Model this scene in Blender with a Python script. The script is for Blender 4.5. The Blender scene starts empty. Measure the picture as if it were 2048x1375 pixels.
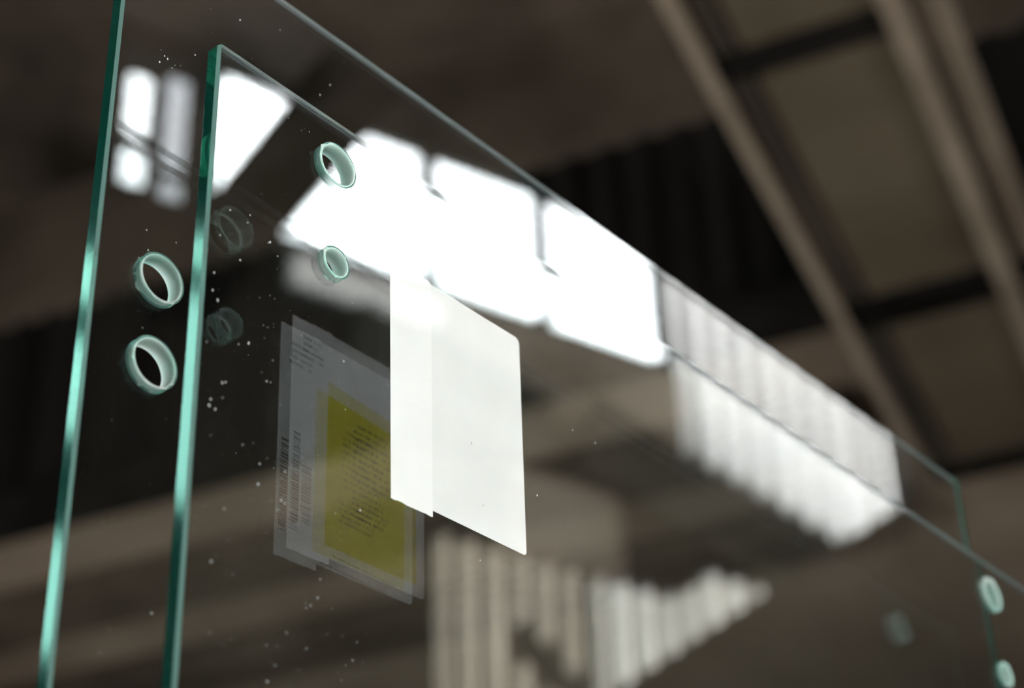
import bpy, bmesh, math, random
from mathutils import Matrix, Vector
random.seed(7)
C = bpy.context.scene.collection
sc = bpy.context.scene

# ------------------------------------------------------------------ camera
CZ = 1.5                                   # eye height of the lens above the floor
cam_d = bpy.data.cameras.new('camera'); cam = bpy.data.objects.new('camera', cam_d); C.objects.link(cam)
r_ = Vector((0.652898, -0.756937, -0.027759)); d_ = Vector((0.410565, 0.384456, -0.826819)); f_ = Vector((0.636522, 0.528432, 0.561782))
m = Matrix((r_, -d_, -f_)).transposed().to_4x4(); m.translation = Vector((0, 0, CZ)); cam.matrix_world = m
cam_d.sensor_width = 36; cam_d.lens = 4093 / 2048 * 36; cam_d.clip_start = 0.02; cam_d.clip_end = 200
cam_d.dof.use_dof = True; cam_d.dof.focus_distance = 0.885; cam_d.dof.aperture_fstop = 6.5; cam_d.dof.aperture_blades = 0
sc.camera = cam
sc.view_settings.view_transform = 'Standard'; sc.view_settings.look = 'None'
sc.view_settings.exposure = 0.0; sc.view_settings.gamma = 1; sc.view_settings.use_curve_mapping = False
cy = sc.cycles
cy.max_bounces = 16; cy.transmission_bounces = 16; cy.glossy_bounces = 10; cy.diffuse_bounces = 4; cy.transparent_max_bounces = 16
cy.use_denoising = True; cy.sample_clamp_indirect = 40; cy.sample_clamp_direct = 0; cy.caustics_reflective = True; cy.caustics_refractive = True

# ------------------------------------------------------------------ sky and sun
w = bpy.data.worlds.new('sky'); sc.world = w; w.use_nodes = True
bg = w.node_tree.nodes['Background']; bg.inputs[0].default_value = (0.93, 0.97, 1.0, 1); bg.inputs[1].default_value = 3.0
BA = math.radians(17)                      # the hall stands turned 17 degrees against the panes
U = Vector((math.cos(BA), math.sin(BA), 0)); V = Vector((-math.sin(BA), math.cos(BA), 0))
def bw(u, v, h): p = U * u + V * v; return Vector((p.x, p.y, h + CZ))
sun_d = bpy.data.lights.new('sun', 'SUN'); sun = bpy.data.objects.new('sun', sun_d); C.objects.link(sun)
sun_d.energy = 92; sun_d.angle = math.radians(2); sun_d.color = (1, 0.97, 0.93)
sdir = (U * -0.8 + V * 0.6 + Vector((0, 0, -0.5))).normalized()      # low sun standing outside the window wall
sun.rotation_euler = sdir.to_track_quat('-Z', 'Y').to_euler(); sun.location = bw(12, -20, 14)

# ------------------------------------------------------------------ materials
def newmat(name):
    M = bpy.data.materials.new(name); M.use_nodes = True; nt = M.node_tree
    for n in list(nt.nodes): nt.nodes.remove(n)
    o = nt.nodes.new('ShaderNodeOutputMaterial'); return M, nt, o
def noise_col(nt, c1, c2, scale, stretch=(1, 1, 1), detail=4, lo=.35, hi=.65):
    tc = nt.nodes.new('ShaderNodeTexCoord'); mp = nt.nodes.new('ShaderNodeMapping'); mp.inputs['Scale'].default_value = stretch
    nz = nt.nodes.new('ShaderNodeTexNoise'); nz.inputs['Scale'].default_value = scale; nz.inputs['Detail'].default_value = detail
    cr = nt.nodes.new('ShaderNodeValToRGB'); cr.color_ramp.elements[0].position = lo; cr.color_ramp.elements[1].position = hi
    cr.color_ramp.elements[0].color = (*c1, 1); cr.color_ramp.elements[1].color = (*c2, 1)
    nt.links.new(tc.outputs['Object'], mp.inputs[0]); nt.links.new(mp.outputs[0], nz.inputs[0]); nt.links.new(nz.outputs[0], cr.inputs[0])
    return cr.outputs[0]
def pbr(name, c1, c2=None, rough=.6, metal=0, spec=.06, scale=3, stretch=(1, 1, 1)):
    M, nt, o = newmat(name); b = nt.nodes.new('ShaderNodeBsdfPrincipled')
    b.inputs['Roughness'].default_value = rough; b.inputs['Metallic'].default_value = metal; b.inputs['Specular IOR Level'].default_value = spec
    if c2: nt.links.new(noise_col(nt, c1, c2, scale, stretch), b.inputs['Base Color'])
    else: b.inputs['Base Color'].default_value = (*c1, 1)
    nt.links.new(b.outputs[0], o.inputs[0]); return M
def emis(name, col, s):
    M, nt, o = newmat(name); e = nt.nodes.new('ShaderNodeEmission'); e.inputs[0].default_value = (*col, 1); e.inputs[1].default_value = s
    nt.links.new(e.outputs[0], o.inputs[0]); return M
def glassmat(name, rough, mixcol=None, mixf=0.0, transl=.5, tint=(1, 1, 1)):
    M, nt, o = newmat(name); g = nt.nodes.new('ShaderNodeBsdfGlass'); g.inputs['IOR'].default_value = 1.52
    g.inputs['Roughness'].default_value = rough; g.inputs['Color'].default_value = (*tint, 1); out = g.outputs[0]
    if mixcol:
        df = nt.nodes.new('ShaderNodeBsdfDiffuse'); tr = nt.nodes.new('ShaderNodeBsdfTranslucent')
        mm = nt.nodes.new('ShaderNodeMixShader'); mm.inputs[0].default_value = transl
        df.inputs[0].default_value = (*mixcol, 1); tr.inputs[0].default_value = (*mixcol, 1)
        nt.links.new(df.outputs[0], mm.inputs[1]); nt.links.new(tr.outputs[0], mm.inputs[2])
        m2 = nt.nodes.new('ShaderNodeMixShader'); m2.inputs[0].default_value = mixf
        nt.links.new(g.outputs[0], m2.inputs[1]); nt.links.new(mm.outputs[0], m2.inputs[2]); out = m2.outputs[0]
    nt.links.new(out, o.inputs[0])
    va = nt.nodes.new('ShaderNodeVolumeAbsorption'); va.inputs['Color'].default_value = (0.0, 0.84, 0.70, 1); va.inputs['Density'].default_value = 5
    nt.links.new(va.outputs[0], o.inputs['Volume'])
    return M
def paper(name, c1, c2, transl, rough=.5, spec=.3):
    M, nt, o = newmat(name)
    b = nt.nodes.new('ShaderNodeBsdfPrincipled'); b.inputs['Roughness'].default_value = rough; b.inputs['Specular IOR Level'].default_value = spec
    tr = nt.nodes.new('ShaderNodeBsdfTranslucent'); mm = nt.nodes.new('ShaderNodeMixShader'); mm.inputs[0].default_value = transl
    c = noise_col(nt, c1, c2, 40)
    nt.links.new(c, b.inputs['Base Color']); nt.links.new(c, tr.inputs[0])
    nt.links.new(b.outputs[0], mm.inputs[1]); nt.links.new(tr.outputs[0], mm.inputs[2]); nt.links.new(mm.outputs[0], o.inputs[0]); return M
def sheet(name, c1, c2, scale, stretch, darken=None):
    Mt, nt, o = newmat(name); tr = nt.nodes.new('ShaderNodeBsdfTranslucent'); df = nt.nodes.new('ShaderNodeBsdfDiffuse')
    mm = nt.nodes.new('ShaderNodeMixShader'); mm.inputs[0].default_value = .35
    c = noise_col(nt, c1, c2, scale, stretch, 5, .3, .7)
    if darken:                                    # colour darkens towards the foot and the low-u end
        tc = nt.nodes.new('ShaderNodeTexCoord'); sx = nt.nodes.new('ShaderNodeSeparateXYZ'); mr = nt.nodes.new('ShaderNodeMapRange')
        mr.inputs[1].default_value = darken[0]; mr.inputs[2].default_value = darken[1]; mr.inputs[3].default_value = darken[2]; mr.inputs[4].default_value = 1
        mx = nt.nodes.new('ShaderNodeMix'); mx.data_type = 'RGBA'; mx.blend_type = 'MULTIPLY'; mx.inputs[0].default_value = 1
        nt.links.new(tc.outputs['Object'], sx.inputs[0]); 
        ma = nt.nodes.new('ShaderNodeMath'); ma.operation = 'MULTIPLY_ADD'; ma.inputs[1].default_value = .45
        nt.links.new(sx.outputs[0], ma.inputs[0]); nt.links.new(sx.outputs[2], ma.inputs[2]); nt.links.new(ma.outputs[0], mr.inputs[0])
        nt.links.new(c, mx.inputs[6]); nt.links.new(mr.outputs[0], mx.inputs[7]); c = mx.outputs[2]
    nt.links.new(c, tr.inputs[0]); nt.links.new(c, df.inputs[0])
    nt.links.new(tr.outputs[0], mm.inputs[1]); nt.links.new(df.outputs[0], mm.inputs[2]); nt.links.new(mm.outputs[0], o.inputs[0]); return Mt
M = dict(
    glass=glassmat('float_glass', 0.0),
    edge=glassmat('ground_glass_edge', 0.07, (.02, .42, .30), .18, tint=(.42, .97, .80)),
    arris=glassmat('ground_arris', 0.25, (.42, .78, .70), .4, tint=(.7, 1, .93)),
    topedge=glassmat('glint_top_edge', 0.12, (.80, .80, .86), .38, tint=(.9, 1, .97)),  # whitish mixed into the colour to paint the bright reflection along the top
    rim=paper('ground_hole_rim', (.60, .87, .80), (.97, .98, .97), .7, .6),
    paper=paper('white_paper', (.79, .765, .76), (.83, .805, .80), .18),
    paper2=paper('white_paper_strip', (.87, .84, .835), (.90, .87, .865), .18),
    yellow=paper('yellow_print', (.78, .66, .03), (.84, .72, .05), .35),
    ink=paper('black_ink', (.03, .03, .035), (.06, .06, .06), .1),
    dust=pbr('dust', (.32, .35, .35), rough=.4),
    roof=pbr('dark_roof_deck', (.008, .006, .0042), (.060, .045, .033), .8, scale=.5),
    beam=pbr('brown_steel', (.032, .024, .017), (.055, .042, .031), .6, scale=1.2),
    pale=pbr('pale_steel', (.10, .078, .056), (.145, .115, .085), .5, scale=1.5),
    drab=pbr('drab_steel', (.075, .070, .060), (.12, .112, .097), .8, scale=1.5),  # plain drab steel shared by the wall bars
    soffit=pbr('brown_soffit', (.10, .076, .054), (.19, .148, .11), .7, scale=.5),
    headw=pbr('lit_mottled_brown_wall', (.07, .058, .05), (.34, .295, .26), .8, scale=.9),  # brown lifted in the colour for the strong light near the windows
    panel=pbr('olive_panel', (.042, .033, .021), (.062, .049, .032), .6, scale=.9),
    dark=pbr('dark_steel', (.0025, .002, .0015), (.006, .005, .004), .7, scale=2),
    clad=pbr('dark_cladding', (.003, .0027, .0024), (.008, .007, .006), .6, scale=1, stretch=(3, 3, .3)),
    lit_brown=pbr('lit_brown_steel', (.46, .37, .28), (.68, .56, .45), .6, scale=1.5),  # brown steel with the light on it put into a paler colour
    wall=pbr('brown_wall', (.035, .029, .022), (.065, .053, .04), .8, scale=.7),
    frame=pbr('window_frame_paint', (.10, .11, .11), rough=.5),
    floor=pbr('concrete_floor', (.26, .25, .235), (.38, .37, .35), .6, scale=.7),
    pane=emis('daylit_pane', (.95, .98, 1.0), 17),
    fill_door=emis('fill_light_panel', (1.0, .98, .955), 17),
    side=emis('fill_light_pane', (.96, .99, 1.0), 18),
    edgepane=emis('edge_glint_pane', (.96, .99, 1.0), 12),
    grime=emis('daylit_grimy_pane', (1.0, .95, .92), 1.7),
    blob=emis('daylit_dim_pane', (.93, .95, 1.0), 5),  # weaker emission than the main panes
    sheetA=sheet('clear_sheet_lit_ribs', (.62, .62, .63), (.95, .95, .96), 1.2, (3, 3, .2), (10.9, 12.4, .35)),
    sheetA2=sheet('clear_sheet_shade_troughs', (.07, .07, .07), (.16, .16, .16), 1.2, (3, 3, .2), (10.9, 12.4, .35)),  # dark trough colour paints the shaded stripes between the lit ribs
    sheetB=sheet('grimy_sheet_lit_ribs', (.30, .29, .27), (.62, .60, .57), .7, (3, 3, .8)),
    sheetB2=sheet('grimy_sheet_shade_troughs', (.015, .014, .012), (.04, .038, .034), .7, (3, 3, .8)),
    sheetC=sheet('brown_sheet_lit_ribs', (.16, .14, .115), (.34, .30, .25), .7, (3, 3, .8)),
    sheetC2=sheet('brown_sheet_shade_troughs', (.012, .010, .008), (.03, .026, .021), .7, (3, 3, .8)),
    rubber=pbr('black_rubber', (.02, .02, .02), rough=.8),
    steel=pbr('galvanised_steel', (.35, .36, .37), (.5, .51, .52), .4, .8, spec=.5, scale=8),
)

# ------------------------------------------------------------------ helpers
BM4 = Matrix.Rotation(BA, 4, 'Z'); BM4.translation = Vector((0, 0, CZ))   # hall frame: u along, v across, h above the lens
def obj(name, bm, mats, parent=None, mw=None, smooth=False):
    me = bpy.data.meshes.new(name); bm.to_mesh(me); bm.free()
    for k in (mats if isinstance(mats, (list, tuple)) else [mats]): me.materials.append(M[k])
    if smooth:
        for p in me.polygons: p.use_smooth = True
    o = bpy.data.objects.new(name, me); C.objects.link(o)
    if mw is not None: o.matrix_world = mw
    if parent: o.parent = parent
    return o
def empty(name, loc, label, cat, group=None, rotz=0):
    o = bpy.data.objects.new(name, None); C.objects.link(o); o.location = loc; o.rotation_euler.z = rotz
    o['label'] = label; o['category'] = cat
    if group: o['group'] = group
    return o
def tag(o, label, cat, group=None):
    o['label'] = label; o['category'] = cat
    if group: o['group'] = group
    return o
def struct(o): o['kind'] = 'structure'; return o
def box(bm, a, b, bev=0):
    x0, y0, z0 = a; x1, y1, z1 = b
    g = bmesh.ops.create_cube(bm, size=1)
    bmesh.ops.transform(bm, matrix=Matrix.Translation(((x0+x1)/2, (y0+y1)/2, (z0+z1)/2)) @ Matrix.Diagonal((abs(x1-x0), abs(y1-y0), abs(z1-z0), 1)), verts=g['verts'])
    if bev:
        es = list({e for v in g['verts'] for e in v.link_edges})
        bmesh.ops.bevel(bm, geom=es, offset=bev, segments=2, affect='EDGES')
def boxes(*bs):
    bm = bmesh.new()
    for b in bs: box(bm, *b)
    return bm
def corrug(axis, a0, a1, h0, h1, at, pitch=.13, amp=.018, n=8, thick=.002):
    """upright corrugated sheet; axis 'u' runs along u at v=at, axis 'v' along v at u=at"""
    bm = bmesh.new(); k = int((a1 - a0) / pitch * n); prev = None
    for i in range(k + 1):
        a = a0 + (a1 - a0) * i / k; d = amp * math.sin(2 * math.pi * (a - a0) / pitch); row = []
        for hh in (h0, h1):
            for t in (0, thick):
                p = (a, at + d + t, hh) if axis == 'u' else (at + d + t, a, hh)
                row.append(bm.verts.new(p))
        if prev:
            bm.faces.new((prev[0], row[0], row[2], prev[2])); 
            if thick > .0015: bm.faces.new((prev[1], prev[3], row[3], row[1]))
        prev = row
    if thick <= .0015: pass
    return bm

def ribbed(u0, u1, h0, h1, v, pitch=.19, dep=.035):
    """trapezoid-ribbed clear sheet running along u; shade stripes painted as dark troughs (material 1) beside light ribs (material 0)"""
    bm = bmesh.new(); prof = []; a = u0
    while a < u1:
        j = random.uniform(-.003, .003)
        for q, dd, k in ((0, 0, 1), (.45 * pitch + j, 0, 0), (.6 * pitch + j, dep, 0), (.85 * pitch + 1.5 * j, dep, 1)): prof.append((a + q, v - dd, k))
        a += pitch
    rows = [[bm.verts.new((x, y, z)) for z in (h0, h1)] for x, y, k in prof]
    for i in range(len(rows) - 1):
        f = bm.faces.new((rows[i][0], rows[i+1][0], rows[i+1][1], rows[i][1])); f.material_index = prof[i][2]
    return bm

# ------------------------------------------------------------------ glass panes
def pane(name, x0, x1, z0, z1, y0, t, holes, bev, label):
    """upright pane, front face at y0, holes drilled through; local origin at its bottom left"""
    cu = bpy.data.curves.new(name, 'CURVE'); cu.dimensions = '2D'; cu.fill_mode = 'BOTH'
    def spl(pts):
        s = cu.splines.new('POLY'); s.points.add(len(pts) - 1)
        for p, q in zip(s.points, pts): p.co = (q[0], q[1], 0, 1)
        s.use_cyclic_u = True
    W_, H_ = x1 - x0, z1 - z0; c = .0022
    spl([(0, 0), (W_, 0), (W_, H_ - c), (W_ - c, H_), (c, H_), (0, H_ - c)])
    for hx, hz, r in holes:
        n = 96; spl([(hx - x0 + r * math.cos(2*math.pi*i/n), hz - z0 + r * math.sin(2*math.pi*i/n)) for i in range(n)])
    cu.extrude = t / 2 - bev; cu.bevel_depth = bev; cu.offset = -bev; cu.bevel_resolution = 0
    tmp = bpy.data.objects.new('tmp', cu); C.objects.link(tmp)
    dg = bpy.context.evaluated_depsgraph_get(); me0 = tmp.evaluated_get(dg).to_mesh()
    bm = bmesh.new(); bm.from_mesh(me0); tmp.evaluated_get(dg).to_mesh_clear()
    bpy.data.objects.remove(tmp); bpy.data.curves.remove(cu)
    bmesh.ops.remove_doubles(bm, verts=bm.verts, dist=1e-6)
    for v in bm.verts: v.co = Vector((v.co.x, -v.co.z + t / 2, v.co.y))
    bmesh.ops.recalc_face_normals(bm, faces=bm.faces)
    for f in bm.faces:
        f.smooth = False
        c_ = f.calc_center_median(); top = c_.z > H_ - c * .4 and f.normal.z > .3
        f.material_index = 0 if abs(f.normal.y) > .99 else (3 if top else (1 if abs(f.normal.y) < .1 else 2))
    root = empty(name, (x0, y0, z0), label, 'glass pane')
    g = obj('glass_body', bm, ['glass', 'edge', 'arris', 'topedge'], root)
    for hx, hz, r in holes:                                   # frosted ground wall of each drilled hole, chipped at its mouths
        n = 96; b = bmesh.new(); rings = []
        prof = [(r - .00025, .0), (r - .00025, t)]
        ch0 = [0] * n; ch1 = [0] * n
        for _ in range(9):
            k = random.randrange(n); a = random.uniform(.0005, .0016); wd = random.randint(1, 5); tgt = random.choice((ch0, ch1))
            for j in range(-wd, wd + 1): tgt[(k + j) % n] = max(tgt[(k + j) % n], a * (1 - abs(j) / (wd + 1)))
        for i in range(n):
            an = 2 * math.pi * i / n; ca, sa = math.cos(an), math.sin(an)
            pts = [(r - .0002, -.00002), (r - .0002, t * .5), (r - .0002, t + .00002), (r + .0004 + ch1[i], t + .00006), (r + .0004 + ch1[i], t - .00005),
                   (r + .0003, t - .0012), (r + .0003, .0012), (r + .0004 + ch0[i], .00005), (r + .0004 + ch0[i], -.00006)]
            rings.append([b.verts.new((hx - x0 + q * ca, yy, hz - z0 + q * sa)) for q, yy in pts])
        for i in range(n):
            A_, B_ = rings[i], rings[(i + 1) % n]
            for j in range(len(A_)): b.faces.new((A_[j], B_[j], B_[(j+1) % len(A_)], A_[(j+1) % len(A_)]))
        bmesh.ops.recalc_face_normals(b, faces=b.faces)
        ro = obj('hole_rim', b, 'rim', root, smooth=True); ro['label'] = 'frosted chipped wall of a drilled hole'
    return root
def dust(root, pts, x0, y0, z0):
    b = bmesh.new()
    for x, z, s, el in pts:
        g = bmesh.ops.create_icosphere(b, subdivisions=1, radius=1)
        a = random.uniform(-.4, .4)
        bmesh.ops.transform(b, matrix=Matrix.Translation((x - x0, -s * .25, z - z0)) @ Matrix.Rotation(a, 4, 'Y') @ Matrix.Diagonal((s, s * .35, s * el, 1)), verts=g['verts'])
    o = obj('dust', b, 'dust', root); o['kind'] = 'stuff'; o['label'] = 'dried water spots and dust specks'
    return o
FT, RT_ = .0082, .0080
fx0, fx1, fz0, fz1 = .4162, 1.129, .55, CZ + .5940
RY = .5388; RS = RY / .5306
rx0, rx1, rz0, rz1 = .3871 * RS, 1.1004 * RS, .55, CZ + .6824 * RS
FY = .5
front_holes = [(.4875, CZ + .5690, .0100), (.4880, CZ + .5165, .0066), (1.0562, CZ + .5712, .0100), (1.0562, CZ + .5177, .0066)]
rear_holes = [(x * RS, CZ + z * RS, .0105) for x in (.4206, 1.067) for z in (.4875, .4468)]
fp = pane('glass_sheet', fx0, fx1, fz0, fz1, FY, FT, front_holes, .0013, 'front clear glass pane with green edge, carrying the white paper label')
rp = pane('glass_sheet', rx0, rx1, rz0, rz1, RY, RT_, rear_holes, .0013, 'taller clear glass pane standing behind the one with the label, two equal holes at left')
def lens_to_plane(px, py, y):                  # a spot measured on the photograph, as a place on the pane
    a = r_ * ((px - 1024) / 4093) + d_ * ((py - 687.5) / 4093) + f_; k = y / a.y
    return a.x * k, a.z * k + CZ
spots_f = [(444,765),(451,764),(421,798),(445,795),(418,810),(430,818),(421,870),(533,762),(541,764),(519,927),(516,968),(542,1000),(409,1012),(448,1017),(422,1122),(570,943),(569,1006),(704,606),(687,722),(413,683),(435,600),(497,686),(477,688),(640,1158),(635,1195),(621,1210),(612,1215),(943,886),(966,1010),(550,1330),(534,1362),(573,1265),(613,1296),(495,445),(540,484),(555,512),(586,458),(537,485),(460,420),(500,430),(480,520),(425,580),(428,545),(440,470),(415,500),(1074,990),(1190,885),(1145,860),(960,1120),(705,1320),(720,1020),(562,1000)]
spots_r = [(293,460),(296,500),(277,515),(285,655),(265,708),(298,779),(301,783),(322,100),(329,112),(335,118),(344,136),(319,124),(303,1226),(352,485),(268,532),(250,270),(270,180),(390,110),(480,40),(560,60),(640,190),(660,170)]
P_ = []
for s in spots_f:
    x, z = lens_to_plane(*s, FY); P_.append((x, z, random.uniform(.00018, .00045), random.uniform(1.1, 2.0)))
for _ in range(150):
    x, z = lens_to_plane(random.gauss(560, 120), random.uniform(150, 1375), FY)
    if x > fx0 + .004 and z < fz1 - .006: P_.append((x, z, random.uniform(.00007, .0002), random.uniform(1, 2.4)))
dust(fp, P_, fx0, FY, fz0)
P_ = []
for s in spots_r:
    x, z = lens_to_plane(*s, RY); P_.append((x, z, random.uniform(.0002, .00045), random.uniform(1.0, 2.0)))
for _ in range(90):
    x, z = lens_to_plane(random.uniform(180, 700), random.uniform(0, 1375), RY)
    if x > rx0 + .004 and z < rz1 - .006: P_.append((x, z, random.uniform(.00006, .00016), random.uniform(1, 2.4)))
dust(rp, P_, rx0, RY, rz0)

# ------------------------------------------------------------------ paper label on the back of the front pane
LY = FY + FT
lab = empty('paper_label', (.5471, LY, CZ + .4202), 'white paper label stuck flat on the back of the front glass pane', 'label')
def lp(x, z):                                  # the pane's refraction sets the label off from where it seems to be
    k = FT * math.tan(math.asin(.849 / 1.52)) / math.hypot(x, z)
    return (x * (1 + k) - .5471, z * (1 + k) - .4202)
def slab(pts, y0, y1):
    b = bmesh.new(); a = [b.verts.new((p[0], y0, p[1])) for p in pts]; c = [b.verts.new((p[0], y1, p[1])) for p in pts]
    b.faces.new(a); b.faces.new(list(reversed(c)))
    for i in range(len(pts)): b.faces.new((a[i], c[i], c[(i+1) % len(pts)], a[(i+1) % len(pts)]))
    bmesh.ops.recalc_face_normals(b, faces=b.faces); return b
def rc(cx, cz, r, a0, a1, n=6): return [(cx + r*math.cos(math.radians(a0+(a1-a0)*i/n)), cz + r*math.sin(math.radians(a0+(a1-a0)*i/n))) for i in range(n+1)]
main = [lp(.5452, .4207), lp(.5475, .4207)] + [lp(*q) for q in rc(.6053, .4250, .0022, -90, 0)] + [lp(*q) for q in rc(.6047, .5340, .0030, 0, 90)] + [lp(.5452, .5362)]
obj('sheet', slab(main, .0002, .00032), 'paper', lab)
topj = []
for i in range(15):
    t_ = i / 14; topj.append((.5455 - t_ * .0249, .5372 - t_ * .0019 + random.uniform(-.00035, .00035)))
botj = []
for i in range(15):
    t_ = i / 14; botj.append((.5219 + t_ * .0251, .4162 + t_ * .0012 + random.uniform(-.00025, .00025)))
strip = [lp(*q) for q in botj] + [lp(.5471, .5355)] + [lp(*q) for q in topj]
st = obj('strip', slab(strip, .00004, .00018), 'paper2', lab); st['label'] = 'brighter torn paper strip along the left side'
YB = .00033
yl = obj('yellow_field', slab([lp(.5440, .4262), lp(.6020, .4285), lp(.6020, .5060), lp(.5440, .5100)], YB, YB + .00004), 'yellow', lab); yl['label'] = 'yellow printed field on the far side'
obj('strip_backing', slab([lp(.5225, .4195), lp(.5452, .4205), lp(.5452, .533), lp(.5225, .532)], YB - .0001, YB), 'paper', lab)
def bars(x0, x1, z0, z1):
    b = bmesh.new(); z = z0
    while z < z1:
        h = random.choice((.0003, .0005, .0008, .0012)); a = slab([lp(x0, z), lp(x1, z), lp(x1, z + h), lp(x0, z + h)], YB, YB + .00005)
        me = bpy.data.meshes.new('t'); a.to_mesh(me); a.free(); b.from_mesh(me); bpy.data.meshes.remove(me); z += h + random.choice((.0003, .0005, .0008))
    return b
obj('barcode', bars(.5235, .5278, .4290, .4745), 'ink', lab)
obj('barcode', bars(.5292, .5350, .4320, .4595), 'ink', lab)
def textmarks(x0, z0, nl, w_, lh, sl=0):
    b = bmesh.new()
    for l in range(nl):
        x = x0 + random.uniform(0, .002)
        while x < x0 + w_ * random.uniform(.6, 1):
            ww = random.uniform(.0003, .0009); zz = z0 - l * lh + random.uniform(-.0001, .0001)
            a = slab([lp(x, zz), lp(x + ww, zz), lp(x + ww, zz + lh * .45), lp(x, zz + lh * .45)], YB + .00004, YB + .00008)
            me = bpy.data.meshes.new('t'); a.to_mesh(me); a.free(); b.from_mesh(me); bpy.data.meshes.remove(me)
            x += ww + random.choice((.0002, .0003, .0003, .0014))
    return b
obj('print', textmarks(.5600, .4940, 9, .036, .0036), 'ink', lab)
obj('print', textmarks(.5600, .4560, 4, .030, .0030), 'ink', lab)
obj('print', textmarks(.5260, .5260, 4, .018, .0034), 'ink', lab)
obj('print', textmarks(.5475, .4222, 1, .050, .0018), 'ink', lab)

# ------------------------------------------------------------------ rack the panes stand on (below the frame)
rk = empty('glass_rack', (.74, .517, 0), 'grey steel rack with rubber slots carrying both glass panes', 'rack')
def rb(name, mat, *bs):
    return obj(name, boxes(*bs), mat, rk)
rb('base_frame', 'steel', ((-.45, -.06, .30), (.45, .06, .42)), ((-.45, -.35, 0), (-.37, .35, .08)), ((.37, -.35, 0), (.45, .35, .08)), ((-.44, -.04, .08), (-.38, .04, .30)), ((.38, -.04, .08), (.44, .04, .30)))
rb('rubber_bed', 'rubber', ((-.45, -.05, .42), (.45, .05, .549)))
for s in (-1, 1):
    x = s * .25
    rb('slot_holder', 'rubber', ((x - .02, -.035, .549), (x + .02, -.0175, .75)), ((x - .02, -.0085, .549), (x + .02, .0200, .75)), ((x - .02, .0312, .549), (x + .02, .050, .75)))

# ------------------------------------------------------------------ hall shell (u along, v across, h above lens)
FU = 10.1; WV = -8.4; TOP = 9.8; BOT = -CZ; UX0, UX1 = -9.0, 17.0; VV1 = 11.0
def bobj(name, bm, mats, kind=None): 
    o = obj(name, bm, mats, None, BM4)
    if kind: o['kind'] = kind
    return o
bobj('floor', boxes(((UX0 - .3, WV - .3, BOT - .2), (UX1 + .3, VV1 + .3, BOT))), 'floor', 'structure')
bobj('ceiling', boxes(((UX0 - .3, WV - .3, TOP), (UX1 + .3, VV1 + .3, TOP + .2))), 'roof', 'structure')
# window wall: solid pieces around door, window band and clear sheets
H0, H1 = 7.90, 9.12
DU0, DU1, DH1 = -7.0, 3.2, 2.6
SA0, SA1 = 7.86, 9.98
wl = boxes(((UX0, WV - .25, BOT), (DU0, WV, TOP)), ((DU0, WV - .25, DH1), (DU1, WV, TOP)), ((DU1, WV - .25, BOT), (3.55, WV, TOP)),
           ((3.55, WV - .25, BOT), (10.1, WV, 3.2)), ((3.55, WV - .25, H1), (SA0, WV, TOP)),
           ((3.55, WV - .25, 3.2), (5.9, WV, 7.6)), ((5.9, WV - .25, 6.2), (SA0, WV, 7.6)), ((3.55, WV - .25, 7.6), (SA0, WV, H0)),
           ((3.55, WV - .25, H0), (3.64, WV, H1)), ((SA0 - .03, WV - .25, H0), (SA0, WV, H1)),
           ((SA0, WV - .25, 6.46), (10.1, WV - .19, 6.8)),
           ((SA0, WV - .25, 9.3), (10.1, WV, TOP)), ((10.1, WV - .25, BOT), (UX1, WV, TOP)))
bobj('wall_left', wl, 'wall', 'structure')
bobj('wall_right', boxes(((UX0, VV1, BOT), (UX1, VV1 + .25, TOP))), 'wall', 'structure')
bobj('wall_back', boxes(((UX0 - .25, WV, BOT), (UX0, VV1, TOP))), 'wall', 'structure')
bobj('wall_front', boxes(((UX1, WV, BOT), (UX1 + .25, VV1, TOP))), 'wall', 'structure')
def window(n, u0, u1, h0, h1, v, mat='pane', fr=.05, mull=()):
    f = boxes(((u0, v - .12, h0), (u0 + fr, v - .04, h1)), ((u1 - fr, v - .12, h0), (u1, v - .04, h1)), ((u0 + fr, v - .12, h0), (u1 - fr, v - .04, h0 + fr)), ((u0 + fr, v - .12, h1 - fr), (u1 - fr, v - .04, h1)),
              *[((q - .03, v - .12, h0 + fr), (q + .03, v - .04, h1 - fr)) for q in mull])
    o = bobj('window_%d' % n, f, 'frame', 'structure')
    g = obj('window_pane', boxes(((u0 + fr, v - .10, h0 + fr), (u1 - fr, v - .09, h1 - fr))), mat, o)
    return o
window(1, 4.24, 5.90, H0, H1, WV, fr=.055)
window(2, 5.90, 6.82, H0, H1, WV, fr=.055)
window(3, 6.82, 7.83, H0, H1, WV, fr=.055)
w4 = bobj('window_4', boxes(((3.55, WV - .12, H0 - .1), (4.24, WV - .1, H1))), 'frame', 'structure')
for (a, b, c, e, k) in ((3.72, 3.86, 8.38, 8.86, 'pane'), (3.72, 3.86, 8.0, 8.25, 'pane'), (3.72, 3.86, 7.82, 7.9, 'blob'), (3.98, 4.12, 8.2, 8.95, 'blob'), (3.98, 4.12, 7.92, 8.1, 'blob'), (3.58, 3.66, 7.85, 7.93, 'blob')):
    obj('window_pane', boxes(((a, WV - .095, c), (b, WV - .085, e))), k, w4)
fill_door = bobj('fill_door_1', boxes(((DU0, WV - .2, BOT), (DU0 + .1, WV - .05, DH1)), ((DU1 - .1, WV - .2, BOT), (DU1, WV - .05, DH1)), ((DU0 + .1, WV - .2, DH1 - .1), (DU1 - .1, WV - .05, DH1))), 'frame', 'structure')  # unseen glowing door, added to light the front of the label
for i in range(5):
    h0 = BOT + i * .8
    obj('fill_door_panel', boxes(((DU0 + .12, WV - .14, h0 + .02), (DU1 - .12, WV - .12, h0 + .78))), 'fill_door', fill_door)
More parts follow.
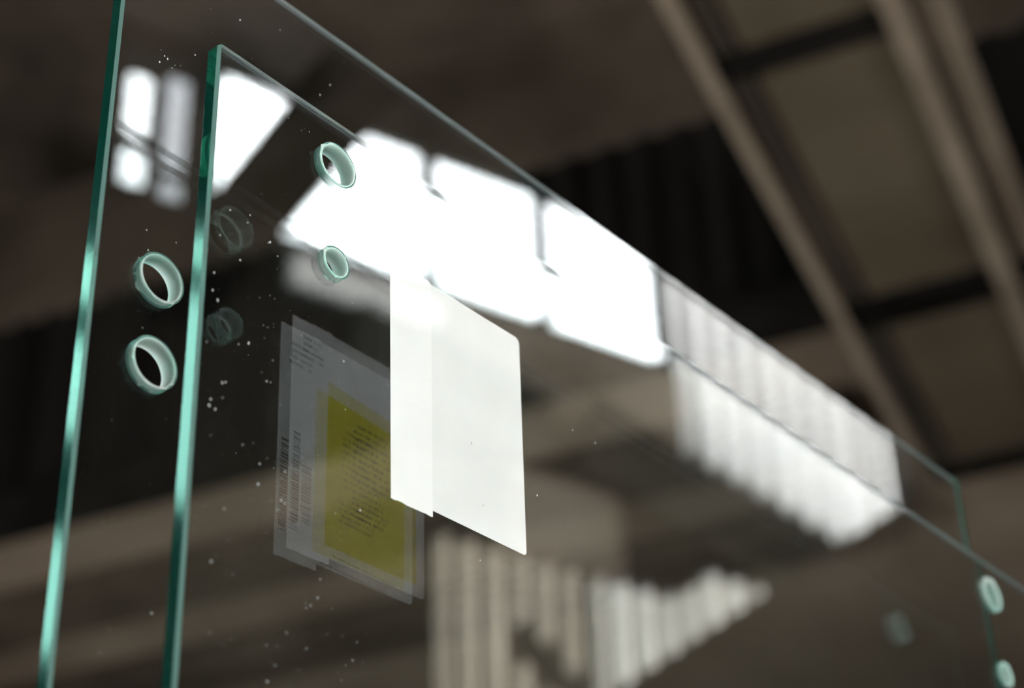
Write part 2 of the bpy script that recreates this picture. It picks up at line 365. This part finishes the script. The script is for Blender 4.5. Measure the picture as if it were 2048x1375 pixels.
# clear corrugated sheets
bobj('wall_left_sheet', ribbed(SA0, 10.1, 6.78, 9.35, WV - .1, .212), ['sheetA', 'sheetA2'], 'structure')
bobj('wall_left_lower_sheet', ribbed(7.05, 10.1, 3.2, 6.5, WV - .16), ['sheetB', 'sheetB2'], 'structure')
bobj('wall_left_brown_sheet', ribbed(5.9, 7.1, 3.2, 6.5, WV - .17), ['sheetC', 'sheetC2'], 'structure')  # same ribbed sheet in darker, browner colours

def thing(name, bm, mat, label, cat, group=None): return tag(bobj(name, bm, mat), label, cat, group)
thing('steel_beam', boxes(((5.9, WV, 7.10), (7.75, WV + .18, 7.72))), 'lit_brown', 'brown steel beam reflected below the right half of the bright windows', 'beam')
thing('wall_plate', boxes(((6.35, WV, 6.05), (7.2, WV + .08, 6.62))), 'lit_brown', 'brown plate reflected on the wall right of the label', 'plate')
def bar(a, b, wd, dp):
    a = Vector(a); b = Vector(b); d = b - a; bm = bmesh.new(); box(bm, (0, -dp/2, -wd/2), (d.length, dp/2, wd/2))
    q = Vector((1, 0, 0)).rotation_difference(d.normalized()).to_matrix().to_4x4(); q.translation = a
    bmesh.ops.transform(bm, matrix=q, verts=bm.verts); return bm
thing('wall_bar', bar((6.9, WV + .17, 6.98), (9.6, WV + .17, 6.26), .54, .14), 'drab', 'dark diagonal brace reflected across the bright corrugated sheets', 'brace')
bobj('wall_left_head', boxes(((2.5, WV, H1 + .1), (SA0, WV + .04, TOP - .01))), 'headw', 'structure')
bobj('ceiling_edge', boxes(((0, WV + .05, TOP - .06), (FU - .3, -4.5, TOP - .01))), 'headw', 'structure')
thing('wall_bar', bar((5.2, WV + .12, 7.2), (6.6, WV + .12, 6.9), .5, .14), 'drab', 'dark short bar standing in for the unlit recess reflected directly right of the label', 'brace')  # added bar, its dark colour stands for an unlit recess
thing('wall_bar', bar((6.35, WV + .12, 5.45), (7.0, WV + .12, 4.9), .14, .14), 'drab', 'dark bar added for the shadow wedge reflected at the bottom edge, left of the lower striped sheet', 'brace')  # added bar, its dark colour stands for a shadow
thing('mezzanine_deck', boxes(((7.1, WV + .01, 5.0), (10.0, -2.0, 5.25))), 'roof', 'dark platform underside reflected at the lower right of the panes', 'platform')
# cross beams along v
thing('roof_beam', boxes(((3.93, WV, 7.0), (4.27, VV1, 7.35))), 'dark', 'dark roof beam reflected as the diagonal bar between the two bright windows', 'beam')
# lower ceiling and the dark fascia in front of it
bobj('ceiling_lower', boxes(((FU + .05, WV, 7.25), (UX1, VV1, 7.45))), 'soffit', 'structure')
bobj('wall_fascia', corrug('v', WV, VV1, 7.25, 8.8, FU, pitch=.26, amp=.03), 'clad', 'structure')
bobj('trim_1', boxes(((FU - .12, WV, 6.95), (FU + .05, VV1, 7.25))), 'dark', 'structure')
thing('roof_beam', boxes(((FU - .25, WV, 8.8), (FU + .1, VV1, TOP))), 'beam', 'brown roof beam above the dark corrugated fascia', 'beam')
for i, (u0, u1, h0, h1) in enumerate([(7.3, 7.6, 8.9, 9.4)]):
    pass
for u0, lbl in ((11.2, 'brown ceiling beam crossing the lower left corner, nearest of the lower ones'), (12.6, 'brown ceiling beam at the bottom left, furthest one in view')):
    thing('ceiling_beam', boxes(((u0, 2.4, 7.0), (u0 + .45, VV1, 7.25))), 'beam', lbl, 'beam', None)
# long overhead duct with pale rails
dk = empty('overhead_duct', bw(7, 1.5, 7.0), 'long brown overhead duct with pale rails and dark cross joints at upper right', 'duct', rotz=BA)
def db(name, mat, *bs): return obj(name, boxes(*[((a[0]-7, a[1]-1.5, a[2]-7.0), (b[0]-7, b[1]-1.5, b[2]-7.0)) for a, b in bs]), mat, dk)
js = [2.75, 5.2, 7.68, 10.18, 12.2]
for a, b in zip(js[:-1], js[1:]): db('panel', 'panel', ((a + .09, 1.16, 7.0), (b - .09, 1.86, 7.12)))
for j in js: db('joint_bar', 'dark', ((j - .09, 1.145, 6.95), (j + .09, 2.015, 7.0)))
db('rail', 'pale', ((2.6, 1.02, 6.90), (12.3, 1.14, 7.2)))
db('rail', 'pale', ((2.6, .84, 6.98), (12.3, .98, 7.2)))
db('rail', 'pale', ((2.6, 2.03, 6.92), (12.3, 2.11, 7.2)))
db('gutter', 'wall', ((2.6, 1.90, 7.0), (12.3, 2.02, 7.18)))
# unseen high windows added on the far side to put bright patches on the pane edges
def multi(n, v, panes_, mat):
    u0 = min(p[0] for p in panes_) - .08; u1 = max(p[1] for p in panes_) + .08; h0 = min(p[2] for p in panes_) - .08; h1 = max(p[3] for p in panes_) + .08
    o = bobj('window_%d' % n, boxes(((u0, v - .03, h0), (u1, v, h1))), 'frame', 'structure')
    for a, b, c, e in panes_: obj('window_pane', boxes(((a, v - .045, c), (b, v - .032, e))), mat, o)
multi(5, VV1, [(-4.5, -3.5, 6.9, 8.6), (-4.5, -3.5, 8.88, 9.12)], 'edgepane')
multi(6, VV1, [(-3.35, -2.4, 8.28, 8.65), (-3.35, -2.4, 7.2, 7.92), (-3.35, -2.4, 5.6, 6.4)], 'edgepane')
window(7, -4.0, 8.0, BOT + .1, 3.0, VV1 + .04, mat='side', fr=.1, mull=(-1, 2, 5))  # unseen low window, added to light the printed side of the label
window(8, 4.75, 5.95, 7.42, 7.80, WV + .13, mat='grime', fr=.05)
